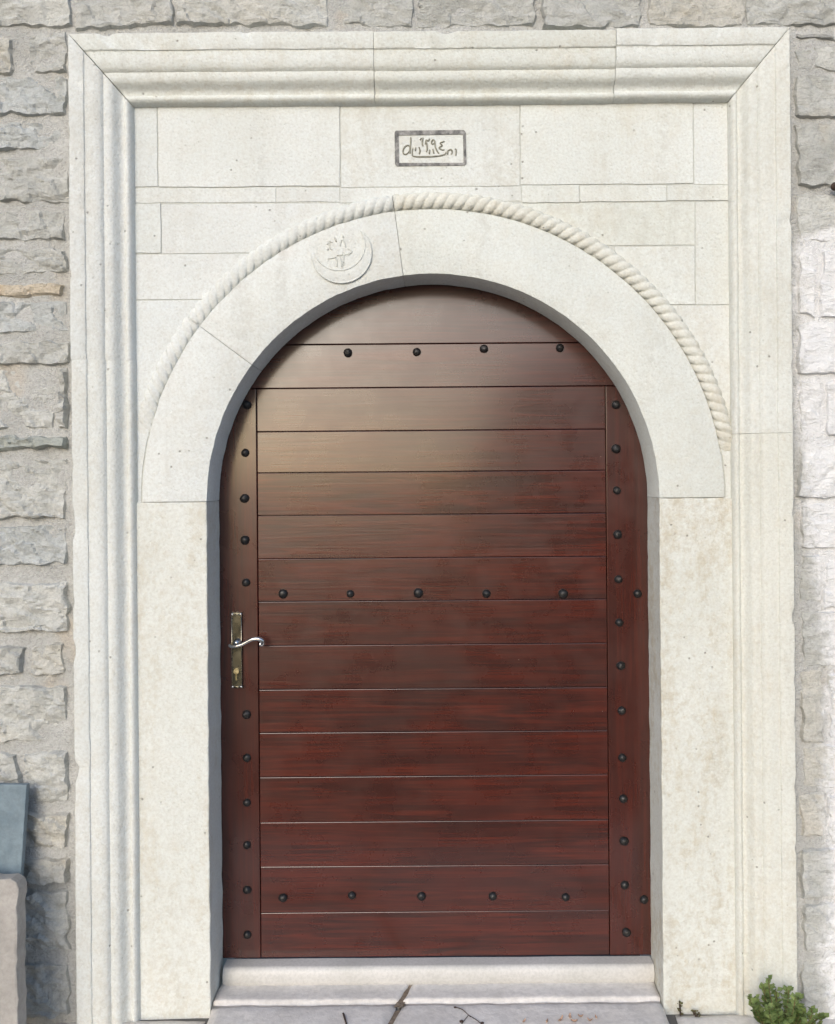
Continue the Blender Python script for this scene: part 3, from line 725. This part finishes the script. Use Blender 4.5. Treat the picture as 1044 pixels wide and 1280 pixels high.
add_tube(bm, smooth_path([hp(288.5, 805, -.036), hp(291, 806.5, -.040), hp(297, 806, -.043), hp(304, 804, -.044), hp(311, 800.5, -.045), hp(317, 797.5, -.046), hp(323, 796.5, -.046), hp(327.5, 797.5, -.045), hp(330, 800, -.043), hp(329.5, 803.5, -.041), hp(326.5, 803.5, -.041)], 5),
         [.0045 + .0030 * (i / 50) for i in range(51)], 10)
link('lever', to_mesh('lever', bm, True), M_NICKEL, handle)
hh_ = (h0.z - h1.z) / 2
bm = bmesh.new()
for sx in (-1, 1): add_tube(bm, [(sx * hw * .80, -.0088, -hh_ * .92), (sx * hw * .80, -.0100, 0), (sx * hw * .80, -.0088, hh_ * .92)], .0016, 8)
for sz in (-1, 1): add_tube(bm, [(-hw * .80, -.0088, sz * hh_ * .92), (0, -.0088, sz * hh_ * .955), (hw * .80, -.0088, sz * hh_ * .92)], .0016, 8)
link('rim', to_mesh('rim', bm, True), mat_plain('worn_bronze_edge', (.36, .32, .24), (.46, .42, .33), 40, .25, 1.0, .0002, 160, .1), handle)
bm = bmesh.new(); kz = P(295.5, 838, DY).z - hz
add_tube(bm, [(-.001, -.007, kz), (-.001, -.0145, kz)], .0082, 16); add_box(bm, -.0045, .0025, -.0135, -.007, kz - .028, kz - .004, .0015)
link('lock_cylinder', to_mesh('lock_cylinder', bm), mat_plain('brass', (.45, .38, .20), (.55, .48, .30), 40, .32, 1.0), handle)
for sx in (-1, 1):
    for sz in (-1, 1):
        bm = bmesh.new(); bmesh.ops.create_uvsphere(bm, u_segments=10, v_segments=6, radius=.0042)
        link('screw', to_mesh('screw', bm, True), M_NICKEL, handle, (sx * hw * .72, -.0085, sz * (h0.z - h1.z) / 2 * .95))

# ------------------------------------------------------------------ threshold, step and paving
SZ, SY = dz0 - .0015, 0.092
bm = bmesh.new()
prof = [(DY - .003, SZ - .052), (DY - .003, SZ)] + [(SY + .020, SZ)] + [(SY + .016 - .016 * math.sin(math.radians(t)), SZ - .030 + .030 * math.cos(math.radians(t))) for t in range(10, 181, 17)] + [(SY + .02, SZ - .062)]
sx0, sx1 = P(277.5, 1212, SY).x, P(819, 1212, SY).x
n = 40; rows = []
for i in range(n + 1):
    x = sx0 + (sx1 - sx0) * i / n; row = []
    inset = 0.006 if i in (0, n) else 0.0
    for (y, z) in prof:
        d = mn.noise(Vector((x * 6, z * 20, y * 20))) * .0008
        row.append(bm.verts.new((x, y + inset + d, z - inset * .5 + d)))
    rows.append(row)
for i in range(n):
    for k in range(len(prof)): bm.faces.new((rows[i][k], rows[i][(k + 1) % len(prof)], rows[i + 1][(k + 1) % len(prof)], rows[i + 1][k]))
bm.faces.new(rows[0]); bm.faces.new(rows[-1][::-1])
sill = link('door_sill', to_mesh('door_sill', bm, True), M_SILL)
smooth_by_angle(sill, 50)
tag(sill, 'smooth grey round-nosed stone sill under the wooden door', 'sill', kind='thing')

def slab(name, quad, z1, z0, mat, parent=None, seed=0, cell=.012, amp=.002, er=.008, slope=0.0):
    """irregular flat slab: quad of (x, y) corners in order"""
    bm = bmesh.new(); a, b, c, d = [Vector((*q, 0)) for q in quad]
    nu = max(4, int(((b - a).length) / cell)); nv = max(4, int(((d - a).length) / cell)); g = []
    ctr = (a + b + c + d) / 4
    for j in range(nv + 1):
        row = []
        for i in range(nu + 1):
            u, v = i / nu, j / nv
            p = (a * (1 - u) + b * u) * (1 - v) + (d * (1 - u) + c * u) * v
            ed = min(u * (b - a).length, (1 - u) * (b - a).length, v * (d - a).length, (1 - v) * (d - a).length)
            w_ = mn.noise_vector(Vector((p.x * 18, p.y * 18, seed))) * .005 * max(0, 1 - ed / .03)
            t = min(1, ed / er); zz = z1 - er * .6 * (1 - t) ** 2 + amp * fbm(Vector((p.x * 10, p.y * 10, seed)), 4) + slope * (p.y - ctr.y)
            row.append(bm.verts.new((p.x + w_.x - ctr.x, p.y + w_.y - ctr.y, zz)))
        g.append(row)
    for j in range(nv):
        for i in range(nu): bm.faces.new((g[j][i], g[j][i + 1], g[j + 1][i + 1], g[j + 1][i]))
    ring = [g[0][i] for i in range(nu)] + [g[j][nu] for j in range(nv)] + [g[nv][i] for i in range(nu, 0, -1)] + [g[j][0] for j in range(nv, 0, -1)]
    bk = [bm.verts.new((q.co.x, q.co.y, z0)) for q in ring]; m = len(ring)
    for i in range(m): bm.faces.new((ring[(i + 1) % m], ring[i], bk[i], bk[(i + 1) % m]))
    return link(name, to_mesh(name, bm, True, False), mat, parent, (ctr.x, ctr.y, 0))
jx0, jx1 = P(509, 1236, .07).x, P(490, 1282, -.06).x                 # the earthy crack runs slanting through step and paving
step = thing('doorstep', 'low worn grey stone step in front of the door sill', 'step', (0, 0, 0))
step_z = SZ - .051
def crack(y): return jx0 + (jx1 - jx0) * (.07 - y) / .13
ga = .008
sl_, sr_ = ACX - RI + .004, ACX + RI - .004
slab('slab', [(sl_, .016), (crack(.016) - ga, .016), (crack(.115) - ga, .115), (sl_, .115)], step_z, -.03, M_STEP, step, 3, amp=.0015, er=.0032)
slab('slab', [(crack(.016) + ga, .018), (sr_, .018), (sr_, .115), (crack(.115) + ga, .115)], step_z, -.03, M_STEP, step, 8, amp=.0015, er=.0032)
# paving in front
pz = step_z - .011
def pave(q, seed, z=pz, slope=.03): return slab('paving_slab', q, z, -.06, M_STEP, ground, seed, cell=.02, amp=.004, er=.010, slope=slope)
pave([(sl_ + .002, -.36), (crack(-.36) - ga * 1.2, -.36), (crack(.013) - ga * 1.1, .013), (sl_ + .002, .013)], 11)
pave([(crack(-.36) + ga * 1.2, -.36), (sr_ - .002, -.36), (sr_ - .002, .015), (crack(.015) + ga * 1.1, .015)], 12)
for k, (x0, x1, y0, y1, z) in enumerate([(-1.35, -.66, -.50, -.012, -.004), (.66, 1.30, -.52, -.012, .0), (-2.1, -1.37, -.5, -.08, .0), (1.32, 2.2, -.5, -.09, .0), (-1.2, -.3, -1.1, -.52, .0), (-.28, .55, -1.0, -.38, .004), (.57, 1.4, -1.1, -.54, .0)]):
    pave([(x0, y0), (x1, y0), (x1 - .01, y1), (x0 + .01, y1)], 20 + k, z + .008, 0.0)
bm = bmesh.new()
for i in range(24):
    y0 = .112 - i * .02; y1 = y0 - .02; zt = (step_z if y0 > 0.0 else pz) - .006
    g2 = ga * 1.5
    bm.faces.new([bm.verts.new((crack(y) + sx, y, zt + .003 * mn.noise(Vector((y * 60, sx * 80, 1))) - .0005 * (i % 2))) for y, sx in ((y0, -g2), (y0, g2), (y1 - .0004, g2), (y1 - .0004, -g2))])
tag(link('earth_joint', to_mesh('earth_joint', bm), M_EARTH, ground), kind='stuff')

# ------------------------------------------------------------------ things left against the wall
# slate-blue board leaning on the rubble, behind the pale slab
def lean_slab(name, pts, y_top, y_bot, th, mat, label, cat, wob=.001, bev=.002):
    """outline in photo pixels on a plane leaning back towards the wall"""
    zt = max(P(a, b, y_top).z for a, b in pts)
    W = []
    for (a, b) in pts:
        y = y_top
        for _ in range(6):
            q = P(a, b, y); y = y_bot + (y_top - y_bot) * min(1.2, max(-.2, q.z / zt))
        W.append(P(a, b, y))
    bm = bmesh.new(); base = Vector((sum(p.x for p in W) / len(W), y_bot, 0))
    n = len(W); fr = []
    den = []
    for i in range(n):
        p, q = W[i], W[(i + 1) % n]; m = max(1, int((q - p).length / .02))
        den += [p + (q - p) * (j / m) for j in range(m)]
    nrm = Vector((0, -zt, (y_top - y_bot))).normalized()
    for p in den:
        k = mn.noise_vector(p * 40) * wob + mn.noise_vector(p * 13) * wob
        fr.append(bm.verts.new(p - base + Vector((k.x, 0, k.z))))
    f = bm.faces.new(fr)
    r = bmesh.ops.extrude_face_region(bm, geom=[f]); nv = [g_ for g_ in r['geom'] if isinstance(g_, bmesh.types.BMVert)]
    bmesh.ops.translate(bm, verts=nv, vec=-nrm * th)
    fs = set(fr)
    bmesh.ops.bevel(bm, geom=[e for e in bm.edges if e.verts[0] in fs and e.verts[1] in fs], offset=bev, segments=2, profile=.5, affect='EDGES', clamp_overlap=True)
    o = link(name, to_mesh(name, bm), mat, None, base); return tag(o, label, cat)
lean_slab('slate_board', [(-150, 978), (33.5, 981), (18, 1215), (16, 1262), (-150, 1262)], -.085, -.16, .018, M_BOARD, 'blue-grey slate board leaning on the wall behind the pale slab', 'board')
lean_slab('stone_slab', [(-150, 1094), (13, 1098), (21, 1103), (23.5, 1112), (21, 1200), (22.5, 1250), (19, 1330), (-150, 1330)], -.20, -.27, .05, M_PALE, 'pale beige upright stone slab with ragged edge at the lower left', 'slab', .0055, .003)

# small dark iron peg end in the wall joint at the right
pg = P(1044, 233, WY - .03)
bm = bmesh.new(); add_tube(bm, [(-.006, -.004, .001), (.012, -.012, 0), (.05, -.012, .001)], [.006, .011, .012], 10)
bmesh.ops.create_uvsphere(bm, u_segments=10, v_segments=6, radius=.012)
tag(link('iron_peg', to_mesh('iron_peg', bm, True), M_TWIG, None, pg), 'small dark rusty iron peg in the right-hand wall joint', 'peg')

# ------------------------------------------------------------------ weeds and litter
def leafy(name, base, h, stems, spread, label, leaf=.016, per=26, seed=1, mat=None, smat=None):
    rnd = random.Random(seed); t = thing(name, label, 'weed', base)
    bs, bl = bmesh.new(), bmesh.new()
    for s in range(stems):
        a = rnd.uniform(0, 2 * math.pi); rr = spread * math.sqrt(rnd.random()); hh = h * rnd.uniform(.45, 1.0) * (1 - .35 * rr / max(spread, 1e-4))
        tip = Vector((math.cos(a) * rr, math.sin(a) * rr * .6, hh))
        pts = smooth_path([(tip.x * .05, tip.y * .05, -.01), (tip.x * .45, tip.y * .45, hh * .35), (tip.x * .85, tip.y * .85, hh * .72), tip], 4)
        add_tube(bs, pts, [.0022 - .0012 * i / len(pts) for i in range(len(pts))], 5)
        for k in range(per):
            f = .22 + .78 * (k + rnd.random() * .5) / per
            p = pts[min(len(pts) - 1, int(f * (len(pts) - 1)))] + Vector((rnd.uniform(-1, 1), rnd.uniform(-1, 1), rnd.uniform(-1, 1))) * .003
            az = k * 2.4 + rnd.uniform(-.3, .3); el = rnd.uniform(.05, .8) + f * .35
            dr = Vector((math.cos(az) * math.cos(el), math.sin(az) * math.cos(el), math.sin(el)))
            sd_ = dr.cross(Vector((0, 0, 1))).normalized(); up = sd_.cross(dr)
            L_ = leaf * rnd.uniform(.6, 1.15) * (1 - .25 * f); w2 = L_ * .48
            c = [p, p + dr * L_ * .5 + sd_ * w2 + up * L_ * .06, p + dr * L_ - up * L_ * .1, p + dr * L_ * .5 - sd_ * w2 + up * L_ * .06, p + dr * L_ * .55 - up * L_ * .03]
            vv = [bl.verts.new(x) for x in c]
            bl.faces.new((vv[0], vv[1], vv[4])); bl.faces.new((vv[1], vv[2], vv[4])); bl.faces.new((vv[0], vv[4], vv[3])); bl.faces.new((vv[4], vv[2], vv[3]))
    link('stem', to_mesh('stem', bs, True, False), smat or M_STEM, t)
    o = link('foliage', to_mesh('foliage', bl, False, False), mat or M_LEAF, t); o['kind'] = 'stuff'
    return t
pb = P(975, 1290, -.14)
leafy('weed_plant', (pb.x, -.14, .0), .205, 26, .120, 'bushy green weed growing at the foot of the right frame', .028, 22, 3)
q = P(851, 1279, -.012); leafy('weed_sprig', (q.x, -.012, .004), .05, 2, .006, 'tiny dark sprig at the foot of the right jamb, left of the curled one', .012, 7, 4, M_STEM, M_TWIG)
q = P(871, 1282, -.02); leafy('weed_sprig', (q.x, -.02, .004), .032, 3, .014, 'tiny curled green sprig between the right jamb and the bushy weed', .012, 7, 5, M_STEM, M_TWIG)
def ground_pt(px, py, z):
    y = 0
    for _ in range(8):
        k = (ZC - z) / (((py - CY) + ROLL * (px - CX))); y = k * F - D
    return P(px, py, y)
def twig(lines, label, r=.0018, blobs=()):
    z = pz + .003; bm = bmesh.new(); o0 = ground_pt(*lines[0][0], z)
    for ln in lines:
        add_tube(bm, smooth_path([ground_pt(a, b, z + .003 * (i % 2)) - o0 for i, (a, b) in enumerate(ln)], 4), r, 6)
    for (a, b, s) in blobs:
        p = ground_pt(a, b, z) - o0; m = Matrix.Translation(p) @ Matrix.Diagonal((s, s * .8, s * .6, 1))
        bmesh.ops.create_icosphere(bm, subdivisions=1, radius=1, matrix=m)
    return tag(link('fallen_twig', to_mesh('fallen_twig', bm, True), M_TWIG, None, o0), label, 'twig', 'twigs fallen on the paving')
twig([[(569, 1259), (578, 1262), (586, 1269), (597, 1276), (606, 1284)], [(586, 1269), (580, 1276), (575, 1284)]], 'branched dark twig lying on the paving right of the earthy joint', .0011, ((569, 1259.5, .005), (577, 1277, .007), (603, 1279, .006), (588, 1271, .003)))
twig([[(429, 1267), (431, 1273), (434, 1284)]], 'short dark stalk lying on the paving left of the earthy joint', .0028)
rl = random.Random(5)
def dry_leaf(px, py, label):
    c = ground_pt(px, py, pz + .004); a = rl.uniform(0, 6.28); L_ = rl.uniform(.008, .015); bm = bmesh.new()
    rows = []
    for i in range(6):
        t = i / 5; wd = L_ * .34 * math.sin(math.pi * min(.97, max(.04, t)))
        rows.append([bm.verts.new(((t - .5) * L_ * 1.6, s * wd, .004 * abs(s) + .006 * (t - .5) ** 2 * 4 + .001)) for s in (-1, 0, 1)])
    for i in range(5):
        for k in range(2): bm.faces.new((rows[i][k], rows[i][k + 1], rows[i + 1][k + 1], rows[i + 1][k]))
    o = link('dry_leaf', to_mesh('dry_leaf', bm, True), M_DRY, None, c); o.rotation_euler = (rl.uniform(-.3, .3), rl.uniform(-.3, .3), a)
    return tag(o, label, 'leaf', 'dry leaves on the paving')
for (a, b) in ((702, 1276), (712, 1273), (719, 1278), (726, 1272), (737, 1277), (746, 1274), (655, 1278), (683, 1279)):
    dry_leaf(a, b, 'small curled orange-brown dry leaf among others on the paving below the sill')
